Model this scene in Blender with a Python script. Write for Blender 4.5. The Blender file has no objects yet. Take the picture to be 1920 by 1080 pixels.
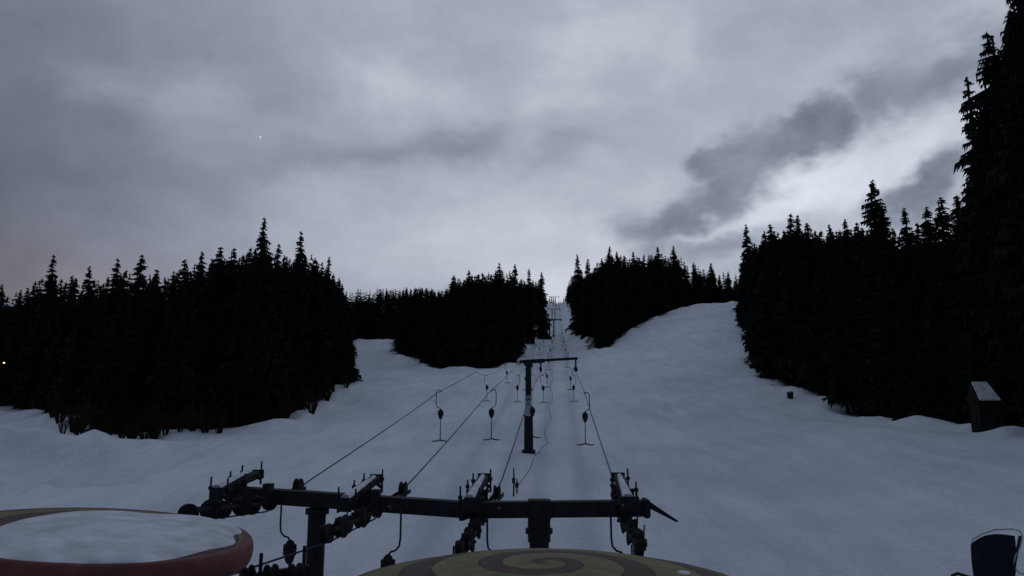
import bpy, math, random
import numpy as np
from mathutils import Vector, Matrix, Euler
random.seed(7); rng=np.random.default_rng(7)
D=bpy.data; C=bpy.context; scene=C.scene
PITCH=math.radians(9.7); F=1371.0
cp,sp=math.cos(PITCH),math.sin(PITCH)
# bearing of a surveyed sight line: (sideways per metre forward, rise per metre forward)
def sight(u,v):
    a=(u-960)/F; b=(540-v)/F
    k=cp-b*sp
    return a/k,(sp+b*cp)/k
def azel(u,v):
    p,q=sight(u,v)
    return math.degrees(math.atan2(p,1)),math.degrees(math.atan2(q,math.hypot(p,1)))
# ------------------------------------------------------------ node helpers
def mat(name):
    m=D.materials.new(name); m.use_nodes=True
    nt=m.node_tree; b=nt.nodes['Principled BSDF']; return m,nt,b
def simple(name,col,rough=0.6,metal=0.0,var=0.35,scale=6.0,bump=0.0,spec=.5):
    m,nt,b=mat(name)
    n=nt.nodes.new('ShaderNodeTexNoise'); n.inputs['Scale'].default_value=scale; n.inputs['Detail'].default_value=6
    tc=nt.nodes.new('ShaderNodeTexCoord'); nt.links.new(tc.outputs['Object'],n.inputs['Vector'])
    r=nt.nodes.new('ShaderNodeValToRGB'); r.color_ramp.elements[0].position=.3; r.color_ramp.elements[1].position=.7
    r.color_ramp.elements[0].color=[c*(1-var) for c in col]+[1]; r.color_ramp.elements[1].color=[min(1,c*(1+var)) for c in col]+[1]
    nt.links.new(n.outputs['Fac'],r.inputs['Fac']); nt.links.new(r.outputs['Color'],b.inputs['Base Color'])
    b.inputs['Roughness'].default_value=rough; b.inputs['Metallic'].default_value=metal; b.inputs['Specular IOR Level'].default_value=spec
    if bump:
        bp=nt.nodes.new('ShaderNodeBump'); bp.inputs['Strength'].default_value=bump; bp.inputs['Distance'].default_value=.02
        nt.links.new(n.outputs['Fac'],bp.inputs['Height']); nt.links.new(bp.outputs['Normal'],b.inputs['Normal'])
    return m
M_STEEL=simple('dark_painted_steel',(.007,.009,.013),.75,0.0,.6,5,.3,.18)
M_STEEL2=simple('weathered_steel',(.04,.045,.055),.6,0,.4,9,.3,.3)
M_RUBBER=simple('black_rubber',(.006,.006,.008),.8,0,.3,12,0,.15)
M_CABLE=simple('steel_rope',(.007,.007,.008),.8,.0,.3,20,0,.15)
M_SNOWC=simple('settled_snow',(.43,.47,.53),.9,0,.22,3,.5,.2)
M_BARK=simple('spruce_bark',(.016,.013,.012),.95,0,.4,8,0,.1)
M_WOOD=simple('dark_wood',(.012,.010,.009),.9,0,.4,4,.3,.1)
M_RED=simple('faded_red_paint',(.085,.027,.028),.7,0,.4,3,.3,.25)
M_WHITE=simple('dull_white_panel',(.22,.24,.28),.6,0,.25,5)
M_ORANGE=simple('orange_plastic',(.10,.025,.018),.6,0,.2,5)
M_BLUE=simple('dark_blue_paint',(.006,.009,.015),.8,0,.3,4,0,.15)
m,nt,b=mat('lit_lamp_glass'); b.inputs['Base Color'].default_value=(1,.5,.2,1)
b.inputs['Emission Color'].default_value=(1,.42,.12,1); b.inputs['Emission Strength'].default_value=6; M_LAMP=m
# foliage
m,nt,b=mat('spruce_needles'); tc=nt.nodes.new('ShaderNodeTexCoord'); n=nt.nodes.new('ShaderNodeTexNoise')
n.inputs['Scale'].default_value=9; n.inputs['Detail'].default_value=3
oi=nt.nodes.new('ShaderNodeObjectInfo'); ad=nt.nodes.new('ShaderNodeVectorMath'); ad.operation='ADD'
nt.links.new(tc.outputs['Object'],ad.inputs[0]); nt.links.new(oi.outputs['Random'],ad.inputs[1]); nt.links.new(ad.outputs[0],n.inputs['Vector'])
r=nt.nodes.new('ShaderNodeValToRGB'); r.color_ramp.elements[0].position=.35; r.color_ramp.elements[1].position=.7
r.color_ramp.elements[0].color=(.007,.009,.009,1); r.color_ramp.elements[1].color=(.017,.021,.018,1)
nt.links.new(n.outputs['Fac'],r.inputs['Fac']); nt.links.new(r.outputs['Color'],b.inputs['Base Color'])
b.inputs['Roughness'].default_value=1.0; b.inputs['Specular IOR Level'].default_value=.05; M_NEEDLE=m
# ------------------------------------------------------------ mesh builder
class MB:
    def __init__(s): s.v=[]; s.f=[]
    def box(s,c,d,rot=(0,0,0)):
        R=Euler(rot).to_matrix(); n=len(s.v)
        for x in(-.5,.5):
            for y in(-.5,.5):
                for z in(-.5,.5): s.v.append(tuple(Vector(c)+R@Vector((x*d[0],y*d[1],z*d[2]))))
        for q in((0,1,3,2),(4,6,7,5),(0,4,5,1),(2,3,7,6),(0,2,6,4),(1,5,7,3)): s.f.append(tuple(n+i for i in q))
        return s
    def beam(s,p0,p1,w,h):
        p0=Vector(p0);p1=Vector(p1);d=(p1-p0); L=d.length; d.normalize()
        up=Vector((0,0,1)) if abs(d.z)<.95 else Vector((0,1,0))
        sd=d.cross(up).normalized(); up=sd.cross(d); n=len(s.v)
        for P in(p0,p1):
            for a,bb in((-1,-1),(1,-1),(1,1),(-1,1)): s.v.append(tuple(P+sd*a*w/2+up*bb*h/2))
        for q in((0,1,2,3),(7,6,5,4),(0,4,5,1),(1,5,6,2),(2,6,7,3),(3,7,4,0)): s.f.append(tuple(n+i for i in q))
        return s
    def tube(s,pts,r,n=8,caps=True):
        pts=[Vector(p) for p in pts]; rs=r if isinstance(r,(list,tuple)) else [r]*len(pts)
        base=len(s.v); ref=None
        for i,P in enumerate(pts):
            d=(pts[min(i+1,len(pts)-1)]-pts[max(i-1,0)]).normalized()
            if ref is None or abs(ref.dot(d))>.95: ref=Vector((0,0,1)) if abs(d.z)<.9 else Vector((1,0,0))
            a=d.cross(ref).normalized(); bb=d.cross(a)
            for k in range(n):
                t=2*math.pi*k/n; s.v.append(tuple(P+(a*math.cos(t)+bb*math.sin(t))*rs[i]))
        for i in range(len(pts)-1):
            for k in range(n):
                k2=(k+1)%n; s.f.append((base+i*n+k,base+i*n+k2,base+(i+1)*n+k2,base+(i+1)*n+k))
        if caps:
            s.f.append(tuple(base+k for k in range(n))[::-1]); s.f.append(tuple(base+(len(pts)-1)*n+k for k in range(n)))
        return s
    def revolve(s,prof,n=24,c=(0,0,0),axis='z'):
        base=len(s.v); c=Vector(c)
        for r,z in prof:
            for k in range(n):
                t=2*math.pi*k/n
                q=Vector((r*math.cos(t),r*math.sin(t),z)) if axis=='z' else Vector((z,r*math.cos(t),r*math.sin(t)))
                s.v.append(tuple(c+q))
        for i in range(len(prof)-1):
            for k in range(n):
                k2=(k+1)%n; s.f.append((base+i*n+k,base+i*n+k2,base+(i+1)*n+k2,base+(i+1)*n+k))
        s.f.append(tuple(base+k for k in range(n))[::-1]); s.f.append(tuple(base+(len(prof)-1)*n+k for k in range(n)))
        return s
    def build(s,name,mt,parent=None,loc=None,bevel=0,smooth=False):
        me=D.meshes.new(name); me.from_pydata(s.v,[],s.f); me.update(); me.materials.append(mt)
        if smooth:
            for p in me.polygons: p.use_smooth=True
        o=D.objects.new(name,me); scene.collection.objects.link(o)
        if parent: o.parent=parent
        if loc is not None: o.location=loc
        if bevel:
            bv=o.modifiers.new('bevel','BEVEL'); bv.width=bevel; bv.segments=2; bv.limit_method='ANGLE'
        return o
def thing(name,label,cat,loc=(0,0,0),group=None,rot=(0,0,0)):
    e=D.objects.new(name,None); scene.collection.objects.link(e); e.location=loc; e.rotation_euler=rot; e.empty_display_size=.3
    e['label']=label; e['category']=cat
    if group: e['group']=group
    return e
def tag(o,label,cat,group=None):
    o['label']=label;o['category']=cat
    if group:o['group']=group
    return o
def copy_thing(t,loc,rot=None,scale=None):
    n=t.copy(); scene.collection.objects.link(n); n.location=loc
    if rot is not None: n.rotation_euler=rot
    if scale is not None: n.scale=scale
    for ch in t.children:
        c2=ch.copy(); scene.collection.objects.link(c2); c2.parent=n
        for g in ch.children:
            g2=g.copy(); scene.collection.objects.link(g2); g2.parent=c2
    return n
# ------------------------------------------------------------ terrain
LC=[(30.5,650),(16.5,430),(7,300),(1.5,185),(1.0,153),(-4,147),(-10.5,146),(-16.5,151),(-29.5,185),(-41.5,257),(-50,262),(-56,258),(-41,180),(-27,120),(-28.5,108),(-26.5,95),(-25.5,83),(-31,78),(-37,77),(-41.5,75),(-46,80),(-51,90),(-62,100),(-80,116),(-130,128),(-420,130),(-420,680),(28,680)]
RF=[(48.5,650),(37,430),(29,300),(19.3,176),(21.5,173),(24,178),(38,207),(50,226),(66,247),(80,253),(75,240),(62,195),(48,147),(39.5,120),(38.5,105),(42,97),(38.5,86),(40.5,75),(42,68),(41,60),(37.0,52),(36.5,30),(60,10),(420,0),(420,680),(51,680)]
HUT=(37.9,59.5)
def poly_sdf(poly,x,y):
    P=np.array(poly,float); d=np.full(x.shape,1e9); ins=np.zeros(x.shape,bool)
    for i in range(len(P)):
        a=P[i]; b=P[(i+1)%len(P)]; e=b-a
        t=np.clip(((x-a[0])*e[0]+(y-a[1])*e[1])/(e@e),0,1)
        d=np.minimum(d,np.hypot(x-a[0]-t*e[0],y-a[1]-t*e[1]))
        if a[1]!=b[1]:
            c=((a[1]>y)!=(b[1]>y))&(x<(b[0]-a[0])*(y-a[1])/(b[1]-a[1])+a[0]); ins^=c
    return np.where(ins,-d,d)
def forest(x,y):
    w=1.2*np.sin(x*.55+y*.31)+.9*np.sin(x*.23-y*.7+1)
    return np.minimum(poly_sdf(LC,x,y),poly_sdf(RF,x,y))+w*.6
pk=np.array([(-400,-12),(-60,-9.4),(0,-8.7),(17,-8.0),(40,-5.7),(63,-3.4),(75,-2.5),(82,-1.7),(95,.3),(108,2.5),(120,4.6),(142,7.6),(180,14),(230,21.5),(300,31),(450,56),(650,97.5),(700,99.5),(900,92),(1500,40),(3500,-60)],float)
py=np.arange(-400,3500,1.0); pz=np.interp(py,pk[:,0],pk[:,1]); ker=np.exp(-np.linspace(-2.2,2.2,13)**2); ker/=ker.sum()
pz=np.convolve(np.pad(pz,6,mode='edge'),ker,'valid')
def ss(a,b,x):
    t=np.clip((x-a)/(b-a),0,1); return t*t*(3-2*t)
def height(x,y,sd=None):
    x=np.asarray(x,float);y=np.asarray(y,float)
    if sd is None: sd=forest(x,y)
    z=np.interp(y,py,pz)
    t=np.clip((x-.063*y-3)/52,0,1)
    z=z+12.6*np.sin(t*math.pi/2)*ss(60,235,y)*(1-ss(600,1200,y))
    z=z-3.4*ss(45,82,-x)*(1-ss(150,260,y))
    z=z+2.3*ss(20,34,x)*(1-ss(50,92,y))*(1-ss(60,160,x))
    near=ss(22,45,y)
    z=z+near*(.22*np.sin(x*.13+y*.05)+.16*np.sin(y*.21-x*.07+2)+.09*np.sin(x*.41+y*.33)+.05*np.sin(x*.9-y*.77))
    z=z+near*.035*np.sin(x*1.9+.6*np.sin(y*.3))*np.sin(y*.9+x*.3)
    z=z-1.6*np.exp(-(((x+33)/6)**2+((y-57)/9)**2))+.8*np.exp(-(((x+23)/6)**2+((y-66)/6)**2))
    ct=.45; xr=(x+43)*math.cos(ct)+(y-64)*math.sin(ct); yr=-(x+43)*math.sin(ct)+(y-64)*math.cos(ct)
    z=z+(2.3+.35*np.sin(x*1.3)+.3*np.sin(y*1.7+x))*np.exp(-((xr/11)**2+(yr/2.6)**2))
    xr=(x+36)*math.cos(-.5)+(y-54)*math.sin(-.5); yr=-(x+36)*math.sin(-.5)+(y-54)*math.cos(-.5)
    z=z+(1.3+.3*np.sin(x*1.1+1))*np.exp(-((xr/8)**2+(yr/1.8)**2))
    w=.5+.5*np.sin(x*.5+y*.37)*np.sin(x*.19-y*.43)
    z=z+ 1.0*w*np.exp(-((sd-1.6)/1.5)**2)*near
    return z
def H1(x,y): return float(height(np.array([x]),np.array([y]))[0])
k=6.0;tx=np.linspace(-1,1,460); gx=3000*np.sinh(k*tx)/math.sinh(k)
ty=np.linspace(-.62,1,620); gy=40+3000*np.sinh(k*ty)/math.sinh(k)
X,Y=np.meshgrid(gx,gy); SD=forest(X,Y); Z=height(X,Y,SD)
def np_mesh(name,V,Fc,nv):
    me=D.meshes.new(name); me.vertices.add(len(V)); me.vertices.foreach_set('co',V.astype(np.float32).ravel())
    nf=len(Fc); me.loops.add(nf*nv); me.loops.foreach_set('vertex_index',Fc.astype(np.int32).ravel())
    me.polygons.add(nf); me.polygons.foreach_set('loop_start',np.arange(0,nf*nv,nv,dtype=np.int32))
    try: me.polygons.foreach_set('loop_total',np.full(nf,nv,dtype=np.int32))
    except Exception: pass
    me.update(calc_edges=True); return me
# lift line positions
ky=[17,40,78,140,300,655]
KX=[[-5.3,-3.85,-2.65,1.6,12.5,34.8],[-2.7,-1.15,.65,4.6,15.1,37.4],[-.4,1.05,3.4,7.2,17.4,39.7],[2.45,3.9,6.5,10.4,20.2,42.5]]
V=np.stack([X,Y,Z],-1).reshape(-1,3); ny,nx=X.shape
I=np.arange(ny*nx).reshape(ny,nx); Fq=np.stack([I[:-1,:-1],I[:-1,1:],I[1:,1:],I[1:,:-1]],-1).reshape(-1,4)
me=np_mesh('snow_ground',V,Fq,4); me.polygons.foreach_set('use_smooth',np.ones(len(Fq),bool))
at=me.attributes.new('litter','FLOAT','POINT')  # forest floor mask: needle litter plus painted shade beneath the trees
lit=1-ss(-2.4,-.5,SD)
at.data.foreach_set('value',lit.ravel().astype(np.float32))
trk=np.exp(-((X-(.063*Y+1))/6)**2)*ss(150,200,Y)*.215+.42*np.exp(-((SD-.0)/1.0)**2)*ss(70,130,Y)
at=me.attributes.new('scrub','FLOAT','POINT'); at.data.foreach_set('value',trk.ravel().astype(np.float32))
wt=np.zeros_like(X)
for i in range(4): wt=np.maximum(wt,np.exp(-((X-np.interp(Y,ky,KX[i])-.1)/.55)**2))
at=me.attributes.new('worn','FLOAT','POINT'); at.data.foreach_set('value',(wt*ss(20,35,Y)).ravel().astype(np.float32))
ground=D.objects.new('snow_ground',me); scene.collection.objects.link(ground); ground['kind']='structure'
m,nt,b=mat('piste_snow'); L=nt.links
tc=nt.nodes.new('ShaderNodeTexCoord')
def noise(sc,det=5,rough=.55,st=None):
    n=nt.nodes.new('ShaderNodeTexNoise'); n.inputs['Scale'].default_value=sc; n.inputs['Detail'].default_value=det; n.inputs['Roughness'].default_value=rough
    if st:
        mp=nt.nodes.new('ShaderNodeMapping'); mp.inputs['Scale'].default_value=st; mp.inputs['Rotation'].default_value=(0,0,.08); L.new(tc.outputs['Object'],mp.inputs[0]); L.new(mp.outputs[0],n.inputs['Vector'])
    else: L.new(tc.outputs['Object'],n.inputs['Vector'])
    return n
def mth(op,a,bv=0.0,clamp=False):
    q=nt.nodes.new('ShaderNodeMath'); q.operation=op; q.use_clamp=clamp
    for i,xv in enumerate((a,bv)):
        if isinstance(xv,(int,float)): q.inputs[i].default_value=xv
        else: L.new(xv,q.inputs[i])
    return q.outputs[0]
n1=noise(.07,6,.65); ns=noise(.6,6,.65,(1.0,.10,1)); ng=noise(5,4,.9)
a3=nt.nodes.new('ShaderNodeAttribute'); a3.attribute_name='worn'
fac=mth('ADD',mth('ADD',mth('MULTIPLY',n1.outputs['Fac'],.32),mth('MULTIPLY',ns.outputs['Fac'],.28)),mth('MULTIPLY',ng.outputs['Fac'],.40))
fac=mth('SUBTRACT',fac,mth('MULTIPLY',mth('MULTIPLY',a3.outputs['Fac'],ns.outputs['Fac']),.19))
r=nt.nodes.new('ShaderNodeValToRGB'); r.color_ramp.elements[0].position=.38; r.color_ramp.elements[1].position=.62
r.color_ramp.elements[0].color=(.50,.565,.675,1); r.color_ramp.elements[1].color=(.80,.865,.96,1); L.new(fac,r.inputs['Fac'])
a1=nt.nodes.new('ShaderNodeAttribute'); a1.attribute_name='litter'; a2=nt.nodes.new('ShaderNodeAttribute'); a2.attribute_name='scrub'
n2=noise(.9,6,.7)
sc=mth('MULTIPLY',mth('SUBTRACT',mth('ADD',a2.outputs['Fac'],n2.outputs['Fac']),.72),6.0,True)
mx=nt.nodes.new('ShaderNodeMix'); mx.data_type='RGBA'; L.new(sc,mx.inputs[0]); L.new(r.outputs['Color'],mx.inputs[6]); mx.inputs[7].default_value=(.09,.075,.07,1)
mx2=nt.nodes.new('ShaderNodeMix'); mx2.data_type='RGBA'; L.new(a1.outputs['Fac'],mx2.inputs[0]); L.new(mx.outputs[2],mx2.inputs[6]); mx2.inputs[7].default_value=(.015,.014,.013,1)  # near-black floor: shade under the spruces is put into the litter colour
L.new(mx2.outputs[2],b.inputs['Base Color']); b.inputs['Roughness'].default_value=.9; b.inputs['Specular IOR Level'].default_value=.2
n3=noise(.9,8,.7); 
bp=nt.nodes.new('ShaderNodeBump'); bp.inputs['Strength'].default_value=.9; bp.inputs['Distance'].default_value=.4; L.new(n3.outputs['Fac'],bp.inputs['Height'])
bp2=nt.nodes.new('ShaderNodeBump'); bp2.inputs['Strength'].default_value=.8; bp2.inputs['Distance'].default_value=.15; L.new(ng.outputs['Fac'],bp2.inputs['Height']); L.new(bp.outputs['Normal'],bp2.inputs['Normal'])
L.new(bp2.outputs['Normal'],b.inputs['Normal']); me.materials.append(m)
# ------------------------------------------------------------ spruces
def spruce(seed,wh,nb,tw,R=.14,cb=.06,fat=1.0):
    g=np.random.default_rng(seed); T=[]
    up=np.array([0,0,1.])
    lean=g.uniform(-.01,.01,2)
    for i in range(wh):
        f=(i+g.uniform(-.5,.5))/wh; t=cb+(1-cb)*(1-(1-max(f,0))**1.12); t=min(max(t,cb),.99)
        lump=1+.10*math.sin(i*1.3+seed)+.14*math.sin(i*.37+seed*2)
        nbi=max(6,int(round(nb*(1-.25*t))))
        for j in range(nbi):
            if g.random()<.06: continue
            az=g.uniform(0,2*math.pi); d=np.array([math.cos(az),math.sin(az),0]); s=np.array([-d[1],d[0],0])
            Lb=R*((1-t)**.70)*lump*g.uniform(.55,1.10)+.004
            if t<cb+.1: Lb*=.8
            dr=(.60-.35*t)*g.uniform(.5,1.4)
            c=np.array([lean[0]*t,lean[1]*t,t+g.uniform(-.006,.006)])
            P=lambda q:c+d*Lb*q-up*Lb*dr*q*(1.25-.35*q)+up*.08*Lb*q*q
            w=.14*Lb*fat+.002
            T.append((c+up*w*.6,c-up*w*1.5,P(.97)))
            T.append((c+s*w,c-s*w,P(1.0)))
            for kx in range(tw):
                q=.10+.85*(kx+g.random())/tw; sg=1 if kx%2 else -1
                l=(Lb*(.2+.3*(1-q))+.003)*g.uniform(.7,1.3)*fat
                a=P(q);bb=P(min(1,q+.2+.05*fat))
                tip=(a+bb)/2+s*sg*l*g.uniform(.2,1)+d*l*.35-up*l*g.uniform(.35,1.2)
                T.append((a,bb,tip))
    for kx in range(4):
        az=kx*1.6; d=np.array([math.cos(az),math.sin(az),0]); c=np.array([lean[0],lean[1],.94]); T.append((c+d*.007,c-d*.007,np.array([lean[0],lean[1],1.0])))
    return np.array(T).reshape(-1,3)
def tri_mesh(name,V,mt):
    me=np_mesh(name,V,np.arange(len(V)).reshape(-1,3),3); me.materials.append(mt); return me
HI=[]
for i in range(10):
    cb=[.05,.04,.09,.05,.12,.06,.26,.05,.07,.04][i]
    cr=tri_mesh('spruce_crown',spruce(i+3,60,9,8,R=[.15,.18,.16,.135,.155,.19,.14,.17,.145,.165][i],cb=cb),M_NEEDLE)
    tb=MB(); n=9; pts=[(0,0,-.03)]+[(0.002*math.sin(q*3+i),0.002*math.cos(q*2+i),q/n*.97) for q in range(1,n+1)]
    tb.tube(pts,[.0125*(1-q/(n+1))+.0012 for q in range(n+1)],7)
    g=random.Random(i)
    for q in range(14):   # dead lower limbs
        zz=g.uniform(.02,cb+.08); az=g.uniform(0,6.28); l=g.uniform(.02,.06)
        tb.tube([(0,0,zz),(math.cos(az)*l,math.sin(az)*l,zz-l*.3)],[.0018,.0006],4)
    tm=D.meshes.new('spruce_trunk'); tm.from_pydata(tb.v,[],tb.f); tm.materials.append(M_BARK)
    HI.append((cr,tm))
LO=[spruce(50+i,28,6,5,R=[.15,.17,.14,.16][i],cb=.04,fat=1.4) for i in range(4)]
sky_pts=np.array([(-200,556),(0,545),(40,545),(95,502),(150,522),(220,503),(260,495),(300,508),(340,500),(380,480),(440,472),(495,445),(530,468),(570,455),(610,500),(650,535),(680,538),(740,538),(800,536),(830,545),(850,522),(880,514),(930,502),(970,500),(1010,508),(1030,520),(1034,560),(1050,560),(1054,518),(1068,497),(1085,485),(1110,484),(1140,472),(1180,475),(1230,475),(1260,468),(1290,488),(1330,503),(1388,512),(1395,450),(1420,450),(1450,430),(1480,412),(1520,424),(1560,430),(1600,425),(1650,420),(1700,420),(1740,405),(1785,390),(1812,330),(1835,200),(1855,130),(1880,40),(1900,-40),(2100,-300)],float)
cl=np.array([(sight(u,v)) for u,v in sky_pts])
trees=[]; occ=[]
def add_tree(x,y,Ht,hero=False):
    trees.append([x,y,H1(x,y),Ht,0.0 if hero else None,hero]); occ.append((x,y))
heroes=[(8,530,112),(40,540,106),(95,474,100),(135,515,98),(170,497,90),(220,482,86),(262,474,84),(295,500,84),(330,508,85),(355,484,84),(372,470,84),(410,459,84),(435,459,84),(465,460,86),(497,407,84),(525,453,86),(565,429,88),(590,485,98),(612,478,100),(640,518,112),
(826,543,158),(850,514,156),(880,505,158),(935,491,160),(965,492,164),(990,502,164),(1016,508,205),(1085,476,186),(1100,484,190),(1140,461,200),(1160,470,206),(1190,470,210),(1230,462,219),(1262,459,228),(1300,490,248),(1332,492,260),(1365,508,262),
(1398,419,130),(1430,429,118),(1450,415,112),(1480,400,108),(1490,402,112),(1515,414,108),(1560,418,104),(1585,405,98),(1605,412,98),(1640,334,92),(1650,385,94),(1705,386,86),(1735,384,84),(1763,367,82),(1790,361,80),(1815,134,76),(1840,115,70),(1832,210,72),(1816,300,80),(1868,50,72),(1860,150,78),(1884,10,70),(1898,-40,66),(1886,110,80),(1905,-60,62),(1894,40,75),(1915,0,70),(1935,-110,62),(1960,-60,60)]
def hut_block(x,y,Ht):
    return y<65 and (x-.12*Ht)/y<.662 or math.hypot(x-HUT[0],y-HUT[1])<4.0
for u,v,y in heroes:
    p,q=sight(u,v); x=p*y
    for _ in range(40):
        if float(forest(np.array([x]),np.array([y]))[0])<-1.2 and not(u>1780 and hut_block(x,y,30)): break
        y+=1.5; x=p*y
    z=H1(x,y); add_tree(x,y,q*y-z,True)
def scat(x0,x1,y0,y1,s):
    xs=np.arange(x0,x1,s); ys=np.arange(y0,y1,s); a,bb=np.meshgrid(xs,ys)
    a=a+rng.uniform(-.42,.42,a.shape)*s; bb=bb+rng.uniform(-.42,.42,a.shape)*s
    return a.ravel(),bb.ravel()
for (a,bb,dep) in [(*scat(-110,115,30,200,3.4),30),(*scat(-110,140,200,330,4.4),34),(*scat(-120,150,330,690,6.5),34)]:
    sd=forest(a,bb); p=a/bb
    ok=(sd<-.9-1.0*((bb>190)&(a>-15)))&(sd>-dep)&(np.abs(p)<.84)
    a=a[ok];bb=bb[ok];sd=sd[ok]; z=height(a,bb); lim=np.interp(a/bb,cl[:,0],cl[:,1])
    for x,y,zz,l,s_ in zip(a,bb,z,lim,sd):
        hmax=l*y-zz
        cap=rng.uniform(19,27) if x<30 or y>100 else rng.uniform(26,38)
        if y>330: cap=rng.uniform(15,23)
        elif y>230 and x<-20: cap=rng.uniform(16,25)
        Ht=min(hmax*rng.uniform(.84,1.0),cap)
        if s_>-4: Ht*=rng.uniform(.65,1.0)
        if Ht<6: continue
        if x>30 and y<75 and hut_block(x,y,Ht): continue
        if any((x-ox)**2+(y-oy)**2<2.5 for ox,oy in occ[:len(heroes)]): continue
        trees.append([x,y,zz,Ht,s_,False])
# young spruces thickening the forest foot on the far right
for (x,y,h) in [(40.6,56,7),(40.5,53.5,9),(39.2,51,8),(41.8,58.5,10),(42.3,62.5,12),(40.8,64.5,9),(38.8,48.5,10),(41.3,68,8),(40.2,71.5,9),(39.6,75,7)]:
    trees.append([x,y,H1(x,y),h,-1,False])
for i in range(9):
    x=32+i*2.1+rng.uniform(-.6,.6); y=664+rng.uniform(-4,6); trees.append([x,y,H1(x,y),rng.uniform(4,9),-1,False])
def score(t): return (t[3]/t[1])*(10 if t[5] else math.exp(max(t[4],-30)/7))
trees.sort(key=score,reverse=True)
NI=290
print('trees',len(trees))
for i,(x,y,z,Ht,s_,h) in enumerate(trees[:NI]):
    kk=int(rng.integers(0,10)); 
    if kk==6: kk=0
    if (-47<x<-28 and y<84 and rng.random()<.6): kk=6
    cr,tm=HI[kk]
    e=D.objects.new('spruce_tree',None); scene.collection.objects.link(e); e.location=(x,y,z-.1)
    wd=rng.uniform(.85,1.18)*(1 if Ht>16 else 1.2)
    if Ht>28: wd*=.88
    e.scale=(Ht*wd,Ht*wd,Ht); e.rotation_euler=(rng.uniform(-.02,.02),rng.uniform(-.02,.02),rng.uniform(0,6.28))
    e['label']='tall dark spruce standing at the edge of the snowy piste' if (s_ or 0)>-4 else 'dark narrow spruce inside the dense forest'
    e['category']='tree'; e['group']='spruces lining the ski slope'
    for nm,mm in (('crown',cr),('trunk',tm)):
        o=D.objects.new(nm,mm); scene.collection.objects.link(o); o.parent=e
parts=[]
for i,(x,y,z,Ht,s_,h) in enumerate(trees[NI:]):
    T=LO[i%4]; a=rng.uniform(0,6.28); c,s=math.cos(a),math.sin(a); w=Ht*rng.uniform(.95,1.25)
    if Ht<14: w*=1.15
    V=np.empty_like(T); V[:,0]=(T[:,0]*c-T[:,1]*s)*w+x; V[:,1]=(T[:,0]*s+T[:,1]*c)*w+y; V[:,2]=T[:,2]*Ht+z-.1; parts.append(V)
fm=tri_mesh('spruce_forest',np.concatenate(parts),M_NEEDLE); fo=D.objects.new('spruce_forest',fm); scene.collection.objects.link(fo)
fo['kind']='stuff'; tag(fo,'dense mass of dark spruces covering the hillside','forest')
# bare shrubs at the forest foot
SH=[]
for i in range(4):
    g=random.Random(40+i); mb=MB()
    for q in range(24):
        az=g.uniform(0,6.28); l=g.uniform(1.2,3.2); sp_=g.uniform(.1,.5); d=Vector((math.cos(az)*sp_,math.sin(az)*sp_,1)).normalized()
        p0=Vector((math.cos(az)*.2,math.sin(az)*.2,-.1)); p1=p0+d*l*.55; p2=p1+(d+Vector((g.uniform(-.3,.3),g.uniform(-.3,.3),0)))*l*.45
        mb.tube([p0,p1,p2],[.05,.038,.016],4)
        for w_ in range(6):
            a=p0.lerp(p2,g.uniform(.3,.95)); mb.tube([a,a+Vector((g.uniform(-.5,.5),g.uniform(-.5,.5),g.uniform(.1,.5)))],[.022,.01],3)
    sm=D.meshes.new('bare_shrub'); sm.from_pydata(mb.v,[],mb.f); sm.materials.append(M_BARK); SH.append(sm)
g=random.Random(9)
for (x,y) in [(-41.5,71.5),(-40.2,71.8),(-42.6,72.8),(-39.2,72.3),(-38.2,73),(-37.2,73),(-36.3,73.6),(-35.4,73.6),(-34.4,74),(-43.5,75),(-33.2,74.5),(-32.2,75),(-31,75.2),(-47,78),(-45,76.3),(-29.8,75.8),(-53,87),(-57,92),(-25,82),(-24.0,89),(-25,100),(-25.2,112),(-36.8,72.2),(-34.9,72.8)]:
    o=D.objects.new('bare_shrub',SH[g.randrange(4)]); scene.collection.objects.link(o); o.location=(x,y,H1(x,y)); s=g.uniform(.6,1.15); o.scale=(s,s,s*g.uniform(.9,1.4)); o.rotation_euler=(0,0,g.uniform(0,6))
    tag(o,'leafless dark shrub poking out of the snow at forest edge','shrub','bare shrubs along the forest edge')
# ------------------------------------------------------------ lift geometry
def lx(i,y): return float(np.interp(y,ky,KX[i]))
sup=[(19.0,-1.72),(40,1.2),(63,3.5),(80,4.05),(140,12.6),(300,37.6),(450,63.2),(600,94.5),(655,106)]
def cz(y):
    for (y0,z0),(y1,z1) in zip(sup,sup[1:]):
        if y<=y1:
            t=(y-y0)/(y1-y0); sag={40:.05,63:.05,80:.15,140:.8,300:1.5,450:1.6,600:1.4,655:.2}[y1]
            return z0+(z1-z0)*t-4*sag*t*(1-t)
    return sup[-1][1]
near_pts=[ [(-5.75,17.8,-2.28),(-6.35,15.0,-2.12),(-7.1,10.2,-2.0)],
           [(-3.1,17.2,-2.36),(-3.6,15.0,-2.5),(-3.95,9.8,-2.15)],
           [(-.72,17.0,-2.5),(-.95,14.8,-2.78),(-1.35,7.5,-2.3)],
           [(2.5,17.0,-2.5),(2.5,14.8,-2.75),(2.05,7.5,-2.3)] ]
for i in range(4):
    pts=[]
    for y in list(range(655,300,-12))+list(range(300,63,-8))+list(range(63,20,-4))+[19.4]: pts.append((lx(i,y),y,cz(y)))
    pts+=near_pts[i]
    o=MB().tube(pts,.017,6).build('haul_cable',M_CABLE); tag(o,'thin dark steel haul cable running up the slope','cable','haul cables of the drag lift')
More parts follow.
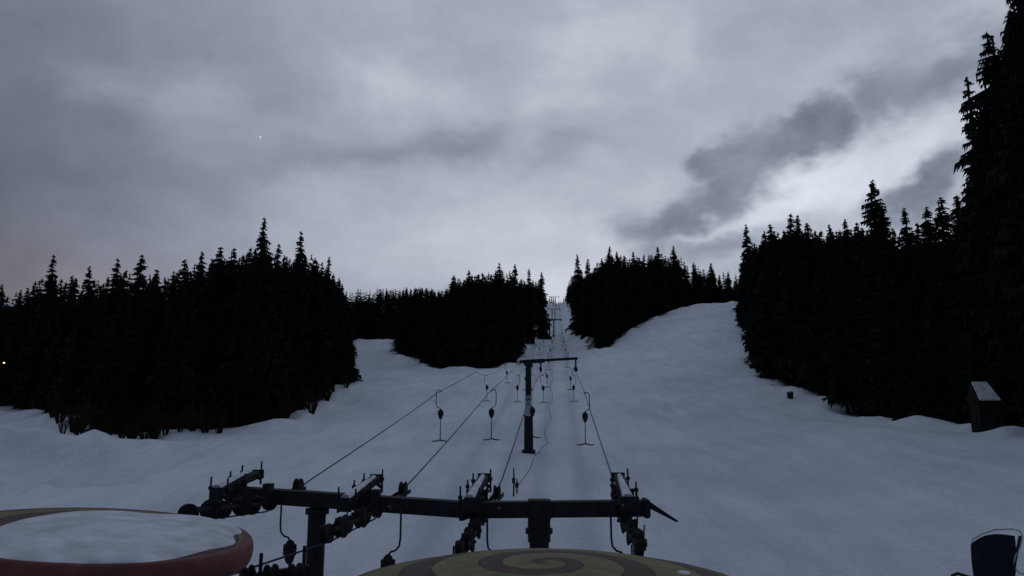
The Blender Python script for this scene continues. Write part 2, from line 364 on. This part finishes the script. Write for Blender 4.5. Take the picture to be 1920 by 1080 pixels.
# --- sheave assemblies
wheel_m=MB().revolve([(.05,-.08),(.185,-.075),(.19,-.045),(.145,-.015),(.145,.015),(.19,.045),(.185,.075),(.05,.08)],22,axis='x')
wme=D.meshes.new('sheave_wheel'); wme.from_pydata(wheel_m.v,[],wheel_m.f); wme.materials.append(M_RUBBER)
def sheave_assembly(parent,i,ax,yn,yf,zt,axf,row=False):
    nm=MB(); A=Vector((ax,yn,zt-.20)); B=Vector((axf,yf,zt+.10)); d=(B-A).normalized(); s=Vector((d.y,-d.x,0)).normalized()
    if i==0: A.z+=.12
    nm.beam(A,B,.24,.16)
    nm.beam(A-s*.15+Vector((0,0,-.08)),A+s*.15+Vector((0,0,-.08)),.06,.26)
    nm.beam(B-s*.15,B+s*.15,.06,.22)
    nm.beam(A+d*1.1-s*.24+Vector((0,0,-.1)),A+d*1.1+s*.24+Vector((0,0,-.1)),.1,.2)
    for q,o_ in((.1,.2),(.25,-.24),(.9,.27),(1.3,-.24),(1.9,-.2),(2.1,.2)):
        P=A+d*q+s*o_; h_=.16+.14*((q*7+i)%1); nm.tube([P+Vector((0,0,-.3)),P+Vector((0,0,h_))],[.03,.022],6)
        nm.tube([P+Vector((0,0,-.02)),P+Vector((0,0,.06))],.055,6)
        nm.beam(P+Vector((0,0,-.18)),P-s*o_*.6+Vector((0,0,-.1)),.07,.07)
    nm.beam(A+d*.9+Vector((0,0,-.3)),A+d*.9,.3,.25)
    nm.build('yoke_arm',M_STEEL,parent,bevel=.01)
    sn=MB(); Lh=(B-A).length; n0=len(sn.v)
    for t in np.linspace(.0,.92,9):
        P=A+d*Lh*t+Vector((0,0,.082)); w=.115*(1-.55*t); h=.06*(1-.4*t)+.015*math.sin(t*20+i)
        for a_,hh in((-w,0),(-w*.6,h*.8),(0,h),(w*.6,h*.75),(w,0)): sn.v.append(tuple(P+s*a_+Vector((0,0,hh))))
    for r_ in range(8):
        for c_ in range(4): sn.f.append((n0+r_*5+c_,n0+r_*5+c_+1,n0+r_*5+c_+6,n0+r_*5+c_+5))
    sn.f.append((n0,n0+1,n0+2,n0+3,n0+4)); sn.build('snow_strip',M_SNOWC,parent,smooth=True)
    # lower train
    P0=Vector(near_pts[i][0]); P1=Vector(near_pts[i][1]); far=Vector((lx(i,18.9),18.9,(cz(19.4)+P0.z)/2-.05))
    if i==0: far.z=-2.0
    dn=(P1-P0).normalized(); R=Vector((0,0,.19))
    train=MB(); sd=Vector((dn.y,-dn.x,0))
    for o_ in(-.11,.11):
        train.beam(P0+R+sd*o_-dn*.2,P1+R+sd*o_+Vector((0,0,.04)),.03,.08)
        train.beam(P0+R+sd*o_,P0.lerp(far,.9)+R+sd*o_,.03,.09)
    for t in(.12,.45,.8):
        P=P0.lerp(P1,t)+R; train.box(P+Vector((0,0,.10)),(.2,.12,.12),(0,.3*math.sin(t*9+i),.4*t)); train.tube([P+Vector((.13,0,0)),P+Vector((.15,0,.30))],.018,6)
        train.tube([P+Vector((-.19,0,0)),P+Vector((.19,0,0))],.035,8)
    train.beam(P0+R,P0+R+Vector((0,0,.45)),.2,.26); train.beam(A.lerp(B,.3),P0+R,.09,.09)
    train.tube([P1+R+Vector((-.18,0,.05)),P1+R+Vector((-.18,0,-.34))],.022,6)
    tr=train.build('sheave_train',M_STEEL,parent,bevel=.006)
    ang=math.atan2(-dn.x,dn.y) if dn.y>0 else math.atan2(dn.x,-dn.y)
    if row: ang-=.6
    for jx,t in enumerate((.0,.2,.4,.6,.8,1.0)):
        w=D.objects.new('wheel',wme); scene.collection.objects.link(w); w.parent=tr; w.location=P0.lerp(P1,t)+R+Vector((.05*(-1)**jx,0,-.03*(jx%2))); w.rotation_euler=(0,.14*math.sin(jx*2+i),ang)
        sc_=[.9,1,1.08,1,1.1,1][jx]; w.scale=(sc_,sc_,sc_)
    w=D.objects.new('wheel',wme); scene.collection.objects.link(w); w.parent=tr; w.location=P0.lerp(far,.8)+R+Vector((0,0,.08)); w.rotation_euler=(0,0,-.1)
tA=thing('lift_support','dark steel drag lift support with sheave wheels and snowy arms','ski lift',(0,0,0),'steel lift supports')
MB().beam((-6.75,18.35,-1.93),(-1.02,16.75,-2.10),.34,.34).beam((-6.8,18.36,-1.93),(-6.7,18.33,-1.93),.42,.42).beam((-1.1,16.78,-2.1),(-1.0,16.75,-2.1),.44,.44).build('crossbeam',M_STEEL,tA,bevel=.012)
gz=H1(-4.55,17.7)
MB().tube([(-4.55,17.72,gz-.3),(-4.55,17.72,-2.2)],.205,20).tube([(-4.55,17.72,-2.32),(-4.55,17.72,-2.2)],.27,20).build('post',M_STEEL,tA)
sheave_assembly(tA,0,-6.5,16.6,19.0,-1.62,-6.42,True)
sheave_assembly(tA,1,-3.62,16.4,18.6,-1.70,-3.36)
tB=thing('lift_support','dark steel drag lift crossbeam on one thick post with hanging sheaves','ski lift',(0,0,0),'steel lift supports')
MB().beam((-1.0,16.85,-2.12),(3.05,16.85,-2.08),.34,.34).beam((.36,16.85,-2.1),(.86,16.85,-2.1),.44,.40).beam((2.92,16.85,-2.08),(3.02,16.85,-2.08),.42,.40).build('crossbeam',M_STEEL,tB,bevel=.012)
gz=H1(.6,16.85)
MB().tube([(.6,16.85,gz-.3),(.6,16.85,-2.3)],.215,20).tube([(.6,16.85,-2.8),(.6,16.85,-2.3)],.25,20).tube([(.6,16.85,-2.62),(.6,16.85,-2.52)],.30,20).build('post',M_STEEL,tB)
g=MB(); g.v+=[(3.0,16.68,-1.90),(3.66,16.62,-2.34),(3.58,16.62,-2.35),(3.0,16.68,-2.06),(3.0,16.98,-1.90),(3.66,16.8,-2.34),(3.58,16.8,-2.35),(3.0,16.98,-2.06)]
g.f+=[(0,3,2,1),(4,5,6,7),(0,1,5,4),(1,2,6,5),(2,3,7,6),(3,0,4,7)]; g.build('end_plate',M_STEEL,tB,bevel=.006)
sheave_assembly(tB,2,-.92,16.3,18.6,-1.68,-.70)
sheave_assembly(tB,3,2.5,16.3,18.6,-1.66,2.64)
# ------------------------------------------------------------ T-bar hangers
hook=[(0,0,.0),(.06,0,.05),(.15,0,.06),(.22,0,0),(.25,0,-.12),(.25,0,-.62),(.23,0,-.78),(.15,0,-.87),(.05,0,-.9),(0,0,-.98)]
hang=thing('tbar_hanger','hanging T-bar with curved bracket, rope drum and crossbar','ski lift bar',(0,0,-500),'T-bars hanging from the haul cables')
MB().tube(hook,.022,8).box((0,0,0),(.07,.18,.08)).tube([(0,-.16,.0),(0,.16,.0)],.035,8).build('bracket',M_STEEL,hang)
MB().revolve([(.03,-1.50),(.08,-1.46),(.115,-1.36),(.12,-1.2),(.12,-1.08),(.09,-1.0),(.04,-.95)],14).box((0,0,-1.16),(.28,.15,.06)).tube([(-.13,0,-1.05),(-.13,0,-1.3)],.025,6).tube([(.13,0,-1.05),(.13,0,-1.3)],.025,6).build('rope_drum',M_STEEL,hang)
MB().tube([(0,0,-1.48),(0,0,-2.62)],[.02,.026],8).build('rod',M_STEEL,hang)
MB().tube([(-.45,0,-2.62),(-.36,0,-2.66),(-.1,0,-2.62),(0,0,-2.58),(.1,0,-2.62),(.36,0,-2.66),(.45,0,-2.62)],[.025,.03,.035,.04,.035,.03,.025],8).build('crossbar',M_RUBBER,hang)
fb=MB().tube(hook,.03,5).revolve([(.05,-1.5),(.14,-1.36),(.14,-1.05),(.05,-.95)],8).tube([(0,0,-1.5),(0,0,-2.65)],.03,5).tube([(-.46,0,-2.66),(.46,0,-2.66)],.045,5)
fbm=D.meshes.new('tbar_hanger_far'); fbm.from_pydata(fb.v,[],fb.f); fbm.materials.append(M_STEEL)
first=True
def put_hanger(x,y,z,mir,rz=0):
    global first
    sc=(-1,1,1) if mir else (1,1,1)
    if first:
        hang.location=(x,y,z); hang.scale=sc; hang.rotation_euler=(0,0,rz); first=False
    else: copy_thing(hang,(x,y,z),(0,0,rz),sc)
put_hanger(-5.2,17.9,-1.98,True); put_hanger(-2.62,16.2,-2.0,False); put_hanger(-.28,16.3,-2.05,True); put_hanger(2.28,15.6,-1.9,True)
for i,yy in enumerate((40,40.6,41.5,39)): put_hanger(lx(i,yy),yy,cz(yy)-.04,i in(0,2))
for i,yy in enumerate((78,76,73,77)): put_hanger(lx(i,yy),yy,cz(yy)-.04,i in(0,2))
for y in (102,126,156,195,240):
    for i in range(4):
        yy=y+rng.uniform(-8,8)
        z=cz(yy)-.04
        o=D.objects.new('tbar_hanger',fbm); scene.collection.objects.link(o); o.location=(lx(i,yy),yy,z); o.scale=(-1 if i in(0,2) else 1,1,1)
        tag(o,'distant hanging T-bar on the haul cable above snow','ski lift bar','T-bars hanging from the haul cables')
# ------------------------------------------------------------ towers
gz=H1(1.4,63)
t1=thing('lift_tower','steel T-shaped lift tower with one offset mast standing in snow','lift tower',(1.4,63,gz),'lift towers')
hz=4.35-gz
MB().tube([(0,0,-.4),(0,0,3.1)],[.42,.38],10).tube([(0,0,3.1),(0,0,hz)],[.29,.25],10).box((0,0,3.1),(.9,.9,.12)).box((0,0,.12),(1.1,1.1,.25)).build('mast',M_STEEL,t1)
MB().beam((-.75,0,hz+.0),(4.25,0,hz+.28),.2,.22).beam((-.5,0,hz-.02),(1.4,0,hz+.08),.24,.34).box((0,0,hz-.15),(.7,.5,.4)).build('crossarm',M_STEEL,t1,bevel=.02)
MB().box((0,-.45,3.7),(.52,.06,1.3)).box((0,-.47,4.62),(.4,.04,.34)).build('notice_panel',M_WHITE,t1,bevel=.01)
for xx in(lx(2,63)-1.4,lx(3,63)-1.4):
    g=MB()
    g.beam((xx-.12,-.9,hz-.65),(xx-.12,.9,hz-.52),.05,.16).beam((xx,0,hz+.2),(xx,0,hz-.6),.12,.2)
    st=g.build('sheave_train',M_STEEL,t1)
    for q in(-.75,-.25,.25,.75):
        w=D.objects.new('wheel',wme); scene.collection.objects.link(w); w.parent=st; w.location=(xx,q,hz-.66+q*.07)
for y in(300,450,600):
    xa,xb=lx(0,y)-.4,lx(3,y)+.4; xm=(xa+xb)/2; g0=H1(xm,y); zt=cz(y)-g0+.5
    r_=.26
    t=thing('lift_tower','distant portal lift tower on the steep lift track','lift tower',(xm,y,g0),'lift towers')
    MB().tube([(-.9,0,-.5),(-.9,0,zt)],r_,8).tube([(.9,0,-.5),(.9,0,zt)],r_,8).build('mast',M_STEEL,t)
    MB().beam((xa-xm,0,zt),(xb-xm,0,zt),r_*1.3,r_*1.5).beam((xa-xm+.3,-.9,zt-.4),(xa-xm+.3,.9,zt-.4),.3,.3).beam((xb-xm-.3,-.9,zt-.4),(xb-xm-.3,.9,zt-.4),.3,.3).beam((-.9,0,zt*.6),(.9,0,zt*.6),.2,.2).build('crossarm',M_STEEL,t)
# ------------------------------------------------------------ round painted covers
m,nt,b=mat('painted_swirl'); L=nt.links; tc=nt.nodes.new('ShaderNodeTexCoord'); sx=nt.nodes.new('ShaderNodeSeparateXYZ'); L.new(tc.outputs['Object'],sx.inputs[0])
xx,yy=sx.outputs[0],sx.outputs[1]
rr=mth('SQRT',mth('ADD',mth('MULTIPLY',xx,xx),mth('MULTIPLY',yy,yy)),0); th=mth('DIVIDE',mth('ARCTAN2',yy,xx),2*math.pi)
n5=noise(3,5,.6)
sw=mth('FRACT',mth('ADD',mth('ADD',mth('MULTIPLY',mth('POWER',rr,.62),2.1),th),mth('MULTIPLY',n5.outputs['Fac'],.05)),0)
rp=nt.nodes.new('ShaderNodeValToRGB'); el=rp.color_ramp.elements; el[0].position=0; el[0].color=(.12,.12,.056,1); el[1].position=.60; el[1].color=(.15,.145,.068,1)
for p_,c_ in((.62,(.02,.014,.014,1)),(.66,(.055,.03,.028,1)),(.94,(.064,.034,.032,1)),(.98,(.02,.014,.014,1))):
    e=el.new(p_); e.color=c_
L.new(sw,rp.inputs['Fac'])
n6=noise(5,8,.7); r6=nt.nodes.new('ShaderNodeValToRGB'); r6.color_ramp.elements[0].position=.3; r6.color_ramp.elements[0].color=(.5,.5,.5,1); r6.color_ramp.elements[1].position=.65; L.new(n6.outputs['Fac'],r6.inputs['Fac'])
mm=nt.nodes.new('ShaderNodeMix'); mm.data_type='RGBA'; mm.blend_type='MULTIPLY'; mm.inputs[0].default_value=1; L.new(rp.outputs['Color'],mm.inputs[6]); L.new(r6.outputs['Color'],mm.inputs[7])
nf=noise(9,6,.75); fr_=mth('MULTIPLY',mth('SUBTRACT',nf.outputs['Fac'],.60),6,True)
mf=nt.nodes.new('ShaderNodeMix'); mf.data_type='RGBA'; L.new(fr_,mf.inputs[0]); L.new(mm.outputs[2],mf.inputs[6]); mf.inputs[7].default_value=(.30,.32,.35,1)
L.new(mf.outputs[2],b.inputs['Base Color']); b.inputs['Roughness'].default_value=.75; b.inputs['Specular IOR Level'].default_value=.25; M_SWIRL=m
def cover(loc,rot,label,R=1.9,dome=.25,rim=.15):
    t=thing('bullwheel_cover',label,'lift wheel cover',loc,'round painted covers over the lift drive wheels',rot)
    prof=[(.01,dome)]+[(R*q,dome*(1-q**2.2)) for q in np.linspace(.06,.97,18)]
    mb=MB(); mb.revolve(prof,120); mb.build('canopy',M_SWIRL,t,smooth=True)
    mb=MB(); pr=[(R*.965,.012)]+[(R-.02+.07*math.cos(a)*1.0,-rim*.9+rim*math.sin(a)) for a in np.linspace(1.35,-1.6,12)]+[(R*.9,-rim*1.8)]
    mb.revolve(pr,120); mb.build('rim',M_RED,t,smooth=True)
    mb=MB().revolve([(.3,-.62),(1.6,-.62),(1.66,-.55),(1.6,-.44),(.3,-.44)],48).tube([(0,0,-.8),(0,0,-.26)],.22,16)
    for a in range(6):
        c,s=math.cos(a*1.047),math.sin(a*1.047); mb.beam((c*.2,s*.2,-.56),(c*1.58,s*1.58,-.56),.1,.08)
    mb.box((0,-.1,-1.15),(1.2,1.5,.8)); mb.build('drive_wheel',M_STEEL,t)
    g0=H1(loc[0],loc[1])-loc[2]
    MB().tube([(0,0,g0-.3),(0,0,-1.5)],.35,16).build('post',M_STEEL,t)
    return t
def snow_patch(t,cx,cy,ax,ay,th,seed,R=1.9,name='snow_cap',dome=.25,am=.05):
    g=np.random.default_rng(seed); ph=g.uniform(0,6.28,9); mb=MB(); nA=140; nR=16
    for i in range(nR+1):
        q=i/nR
        for j in range(nA):
            a=2*math.pi*j/nA; f=1+sum(am/(kx*.35+.5)*math.sin((kx+2)*a+ph[kx]) for kx in range(9))
            x=cx+ax*f*q*math.cos(a); y=cy+ay*f*q*math.sin(a); r=math.hypot(x,y)
            if r>R*.97: x*=R*.97/r; y*=R*.97/r; r=R*.97
            z=dome*(1-(r/R)**2.2)+th*(1-q**5)*(1+.35*math.sin(x*2+1)*math.cos(y*3)+.12*math.sin(x*7+y*3)*math.cos(y*6))-.004*(q**8)+.003
            mb.v.append((x,y,z))
    for i in range(nR):
        for j in range(nA):
            j2=(j+1)%nA; mb.f.append((i*nA+j,i*nA+j2,(i+1)*nA+j2,(i+1)*nA+j))
    return mb.build(name,M_SNOWC,t,smooth=True)
c1=cover((.32,7.25,-1.64),(0,0,math.radians(40)),'round yellow and maroon swirl painted cover, mostly bare',1.97)
snow_patch(c1,1.2*math.cos(-.7)+.1,1.2*math.sin(-.7)-.05,.08,.05,.015,3,R=1.97,name='snow_lump'); 
c2=cover((-5.35,9.9,-1.53),(0,math.radians(6.0),math.radians(0)),'round swirl painted cover with red rim under thin snow',1.87,.09,.16)
snow_patch(c2,.36,.02,1.46,1.72,.05,5,R=1.87,dome=.09,am=.045)
tg=thing('guide_sheave','small pair of dark guide wheels with upright bolts','ski lift',(-3.50,11.3,-2.42))
g=MB().beam((-.45,0,.0),(.45,.25,.1),.12,.14).tube([(-.2,0,0),(-.2,0,.38)],.028,6).tube([(.38,.2,0),(.38,.2,.45)],.028,6).tube([(.1,.1,0),(.1,.1,-5.9)],.11,10)
fr=g.build('frame',M_STEEL,tg)
for q in(-.32,.0,.34):
    w=D.objects.new('wheel',wme); scene.collection.objects.link(w); w.parent=tg; w.location=(q,-.12+q*.2,.06); w.rotation_euler=(0,0,.6)
# ------------------------------------------------------------ small things
def place(u,y): 
    v=700
    for _ in range(3):
        p,_q=sight(u,v); x=p*y; z=H1(x,y); el_=math.atan2(z,y); v=540-F*math.tan(el_-PITCH)
    return x,y,z
x,y=HUT; z=H1(x,y); print('hut',x,y,z); hut=thing('wooden_hut','small dark wooden lift hut with a snow covered roof','hut',(x,y,z-.6),None,(0,0,math.radians(-6)))
MB().box((0,0,1.5),(1.5,1.5,3.1)).build('wall',M_WOOD,hut,bevel=.02)
g=MB()
g.v+=[(-.85,-1.0,2.95),(.85,-1.0,2.95),(-.85,0,4.4),(.85,0,4.4),(-.85,1.0,2.95),(.85,1.0,2.95)]
g.f+=[(0,1,3,2),(2,3,5,4),(0,2,4),(1,5,3),(0,4,5,1)]; g.build('roof',M_WOOD,hut)
g=MB(); g.v+=[(-.78,-1.02,3.0),(.84,-1.02,2.98),(-.78,-.03,4.42),(.45,-.03,4.42),(-.78,-1.06,3.1),(.82,-1.06,3.08),(-.76,-.06,4.54),(.40,-.06,4.54)]
g.f+=[(4,5,7,6),(0,1,5,4),(0,4,6,2),(1,3,7,5),(2,6,7,3),(0,2,3,1)]; g.build('roof_snow',M_SNOWC,hut,bevel=.04)
MB().box((-.1,-.78,1.0),(.8,.05,1.9)).build('door',M_STEEL,hut); MB().box((-.77,.1,1.7),(.05,.7,.6)).build('window',M_RUBBER,hut)
def bin_(u,y,s):
    x,y,z=place(u,y); t=thing('litter_bin','dark round litter bin capped with snow beside the forest edge','litter bin',(x,y,z),'bins along the piste edge')
    MB().revolve([(.36*s,-.1),(.42*s,.75*s),(.46*s,.78*s),(.46*s,.84*s),(.40*s,.86*s)],16).build('barrel',M_STEEL,t)
    MB().revolve([(.45*s,.85*s),(.44*s,.95*s),(.3*s,1.06*s),(.05,1.1*s)],16).build('snow_cap',M_SNOWC,t,smooth=True)
bin_(1482,97,.95); bin_(1410,120,.85)
x,y,z=place(1715,73)
t=thing('marker_pole','short dark marker pole with dull red sleeve in snow','marker pole',(x,y,z))
MB().tube([(0,0,-.3),(0,0,1.3)],.03,8).build('pole',M_STEEL,t); MB().revolve([(.04,.75),(.09,.8),(.09,1.25),(.04,1.3)],10).build('marker_sleeve',M_ORANGE,t)
for u,yy,h in((963,46,1.7),(969,47,.9)):
    x,y,z=place(u,yy); o=MB().tube([(0,0,-.3),(.02,0,h*.7),(0,0,h)],[.05,.05,.03],8).box((0,0,h*.55),(.2,.08,.3)).build('marker_stake',M_STEEL,None,(x,y,z)); tag(o,'short dark stake pushed into the snow','stake','stakes in the snow')
pts=[]
for q in np.linspace(0,1,70):
    y=49+q*95; x=.35+q*8.0*(1-.2*q)+.3*math.sin(q*34)*(1-.4*q)+1.0*ss(0,.15,q); pts.append((float(x),y,H1(x,y)+.05+.35*abs(math.sin(q*22))))
o=MB().tube(pts,.022,5).build('slack_rope',M_CABLE); tag(o,'slack dark rope snaking over the snow under the lift','rope')
# rescue sled propped upright in the snow
X_,Y_=18.95,30.0; z=H1(X_,Y_); sg=thing('rescue_sled','dark curved rescue sled propped upright with thin pale tube frame','sled',(X_,Y_,z),None,(0,0,math.radians(-10)))
mb=MB(); nu,nv_=11,11; bl,br,tl,tr_=Vector((-.92,0,.05)),Vector((.40,0,.10)),Vector((-.80,0,1.62)),Vector((.80,0,1.98))
for sgn in(0,1):
    for a in range(nu):
        for c in range(nv_):
            fu,fv=a/(nu-1),c/(nv_-1); P=(bl*(1-fu)+br*fu)*(1-fv)+(tl*(1-fu)+tr_*fu)*fv
            P.y=-.25*(fu-.5)**2*4+.35*fv+sgn*.07; P.z+=.16*math.sin(fu*math.pi)*fv; P.x+=.12*math.sin(fv*math.pi)*(fu-.3); mb.v.append(tuple(P))
for a in range(nu-1):
    for c in range(nv_-1):
        i0=a*nv_+c; o_=nu*nv_; mb.f.append((i0,i0+nv_,i0+nv_+1,i0+1)); mb.f.append((i0+o_,i0+1+o_,i0+nv_+1+o_,i0+nv_+o_))
o_=nu*nv_
for a in range(nu-1):
    for c in(0,nv_-1): i0=a*nv_+c; mb.f.append((i0,i0+nv_,i0+nv_+o_,i0+o_))
for c in range(nv_-1):
    for a in(0,nu-1): i0=a*nv_+c; mb.f.append((i0,i0+1,i0+1+o_,i0+o_))
mb.build('shell',M_BLUE,sg,smooth=False)
MB().tube([(-.88,-.05,1.62),(-.72,.1,1.82),(-.3,.22,2.02),(.2,.26,2.18),(.75,.12,2.24),(.98,.05,2.18),(1.02,0,2.0),(.90,-.05,1.65),(.64,-.12,1.25),(.54,-.15,.90),(.66,-.2,.66),(1.0,-.2,.58),(1.5,-.2,.62)],.028,6).build('frame',M_WHITE,sg)
MB().tube([(-1.75,-.2,.46),(-1.5,-.2,.56),(-1.2,-.15,.46),(-.8,-.1,.36),(.3,-.1,.34),(1.3,-.1,.40)],.06,8).tube([(-1.45,-.2,.45),(-1.5,-.2,-.2)],.04,6).tube([(.35,-.12,.3),(.56,-.15,.9),(.95,.02,2.0)],.05,6).build('pull_bar',M_STEEL,sg)
# street lamp
x=-.6965*106; y=106; z=H1(x,y); sl=thing('street_lamp','slim street lamp with a lit orange head by the trees','street lamp',(x,y,z)); hz=.0675*y-z
MB().tube([(0,0,-.3),(0,0,hz+.3),(.1,0,hz+.5),(.5,0,hz+.25)],[.09,.06,.05,.05],8).build('pole',M_STEEL,sl)
MB().revolve([(.03,-.09),(.09,-.08),(.11,0),(.06,.08)],12,c=(.4,0,hz)).build('lamp_head',M_LAMP,sl)
# ------------------------------------------------------------ sky
w=D.worlds.new('World'); scene.world=w; w.use_nodes=True; nt=w.node_tree; L=nt.links; bg=nt.nodes['Background']
try:
    w.cycles.sampling_method='MANUAL'; w.cycles.sample_map_resolution=256
except Exception: pass
def val(x,n,i):
    if isinstance(x,(int,float)): n.inputs[i].default_value=x
    else: L.new(x,n.inputs[i])
def mt(op,a,b_=0.0,clamp=False):
    n=nt.nodes.new('ShaderNodeMath'); n.operation=op; n.use_clamp=clamp; val(a,n,0); val(b_,n,1); return n.outputs[0]
def mr(x,a,b_,c,d):
    n=nt.nodes.new('ShaderNodeMapRange'); n.interpolation_type='SMOOTHSTEP'; val(x,n,0)
    for i,q in enumerate((a,b_,c,d)): n.inputs[i+1].default_value=q
    return n.outputs[0]
tc=nt.nodes.new('ShaderNodeTexCoord'); vec=tc.outputs['Generated']; sx=nt.nodes.new('ShaderNodeSeparateXYZ'); L.new(vec,sx.inputs[0])
def nz(sc,det,rg,off=0,st=(1,1,1.6)):
    mp=nt.nodes.new('ShaderNodeMapping'); L.new(vec,mp.inputs[0]); mp.inputs['Location'].default_value=(off,off*.7,off*.3); mp.inputs['Scale'].default_value=st
    n=nt.nodes.new('ShaderNodeTexNoise'); n.inputs['Scale'].default_value=sc; n.inputs['Detail'].default_value=det; n.inputs['Roughness'].default_value=rg; L.new(mp.outputs[0],n.inputs['Vector']); return n.outputs['Fac']
w1=mt('SUBTRACT',nz(6,4,.6,3),.5); w2=mt('SUBTRACT',nz(6,4,.6,9),.5)
az=mt('MULTIPLY',mt('ARCTAN2',sx.outputs[0],sx.outputs[1]),57.296); el_=mt('MULTIPLY',mt('ARCSINE',sx.outputs[2]),57.296)
az=mt('ADD',az,mt('MULTIPLY',w1,11)); el_=mt('ADD',el_,mt('MULTIPLY',w2,8))
def blob(u,v,ru,rv,rot=0):
    a,e=azel(u,v); c,s=math.cos(math.radians(rot)),math.sin(math.radians(rot)); kd=.038
    dx=mt('SUBTRACT',az,a); dy=mt('SUBTRACT',el_,e)
    X_=mt('DIVIDE',mt('ADD',mt('MULTIPLY',dx,c),mt('MULTIPLY',dy,s)),ru*kd); Y_=mt('DIVIDE',mt('ADD',mt('MULTIPLY',dx,-s),mt('MULTIPLY',dy,c)),rv*kd)
    return mt('EXPONENT',mt('MULTIPLY',mt('ADD',mt('MULTIPLY',X_,X_),mt('MULTIPLY',Y_,Y_)),-1))
lum=0.375
for (u,v,ru,rv,rot,am) in [(1690,250,300,130,20,.19),(1480,385,220,55,10,.19),(1150,300,500,420,0,.07),(950,460,400,110,0,.14),(1120,70,110,60,0,.12),(720,165,100,40,0,.11),(1050,190,100,40,0,.09),(350,170,100,50,0,.09),(200,150,70,40,0,.05),(840,150,50,50,0,.07),(1280,110,50,80,0,.08),(-150,480,420,520,0,-.21),(150,80,500,300,0,-.07),(700,290,260,38,12,-.09),(880,260,120,35,0,-.08),(1060,290,110,22,0,-.07),(1050,550,160,50,0,.18)]:
    lum=mt('ADD',lum,mt('MULTIPLY',blob(u,v,ru,rv,rot),am))
nA=nz(6,6,.55,1); nB=nz(13,5,.6,12)
lum=mt('MULTIPLY',lum,mt('ADD',.64,mt('ADD',mt('MULTIPLY',nA,.42),mt('MULTIPLY',nB,.32))))
cn=mt('SUBTRACT',nz(8,6,.62,5),.5); cl_=0.0
for (u,v,ru,rv,rot,am) in [(1280,405,120,65,25,1.0),(1390,320,150,70,28,1.1),(1510,265,150,60,15,1.0),(1650,180,140,65,35,.75),(1780,140,190,70,10,.75),(1725,350,90,45,20,1.0),(1350,470,170,45,0,.6),(1340,290,80,30,0,.9)]:
    cl_=mt('MAXIMUM',cl_,mt('MULTIPLY',blob(u,v,ru,rv,rot),am))
cm=mr(mt('ADD',cl_,mt('MULTIPLY',cn,.9)),.12,.85,0,1)
dark=mt('ADD',.185,mt('MULTIPLY',mt('ADD',cn,.12),.4))
lm=mt('ADD',mt('MULTIPLY',lum,mt('SUBTRACT',1,cm)),mt('MULTIPLY',dark,cm))
lm=mt('MULTIPLY',lm,mr(sx.outputs[1],-.5,.55,.58,1.0)); lm=mt('MULTIPLY',lm,mr(sx.outputs[2],-.3,0,.2,1.0))
a,e=azel(488,257); a=math.radians(a);e=math.radians(e)
dp=nt.nodes.new('ShaderNodeVectorMath'); dp.operation='DOT_PRODUCT'; L.new(vec,dp.inputs[0]); dp.inputs[1].default_value=(math.sin(a)*math.cos(e),math.cos(a)*math.cos(e),math.sin(e))
lm=mt('ADD',lm,mt('MULTIPLY',mt('GREATER_THAN',dp.outputs['Value'],math.cos(math.radians(.055))),.6))
tint=nt.nodes.new('ShaderNodeMix'); tint.data_type='RGBA'; L.new(mr(lm,.15,.6,0,1),tint.inputs[0]); tint.inputs[6].default_value=(.84,.97,1.26,1); tint.inputs[7].default_value=(.93,.99,1.12,1)
wm=nt.nodes.new('ShaderNodeMix'); wm.data_type='RGBA'; L.new(mt('MULTIPLY',blob(-60,540,380,110),.7),wm.inputs[0]); L.new(tint.outputs[2],wm.inputs[6]); wm.inputs[7].default_value=(1.14,.97,1.08,1)
vm=nt.nodes.new('ShaderNodeVectorMath'); vm.operation='SCALE'; L.new(wm.outputs[2],vm.inputs[0]); L.new(lm,vm.inputs['Scale'])
L.new(vm.outputs[0],bg.inputs['Color']); bg.inputs['Strength'].default_value=1.0
sd_=D.lights.new('sun','SUN'); sd_.energy=.12; sd_.angle=math.radians(12); sd_.color=(1,.97,.95); so=D.objects.new('sun',sd_); scene.collection.objects.link(so)
a=math.radians(35); e=math.radians(18); so.rotation_euler=Vector((math.sin(a)*math.cos(e),math.cos(a)*math.cos(e),math.sin(e))).to_track_quat('Z','Y').to_euler()
cam=D.cameras.new('camera'); cam.sensor_width=36; cam.lens=F/1920*36; cam.clip_start=.1; cam.clip_end=6000
co=D.objects.new('camera',cam); scene.collection.objects.link(co); co.location=(0,0,0); co.rotation_euler=(math.pi/2+PITCH,0,0); scene.camera=co
scene.view_settings.view_transform='Standard'; scene.view_settings.look='None'; scene.view_settings.exposure=0
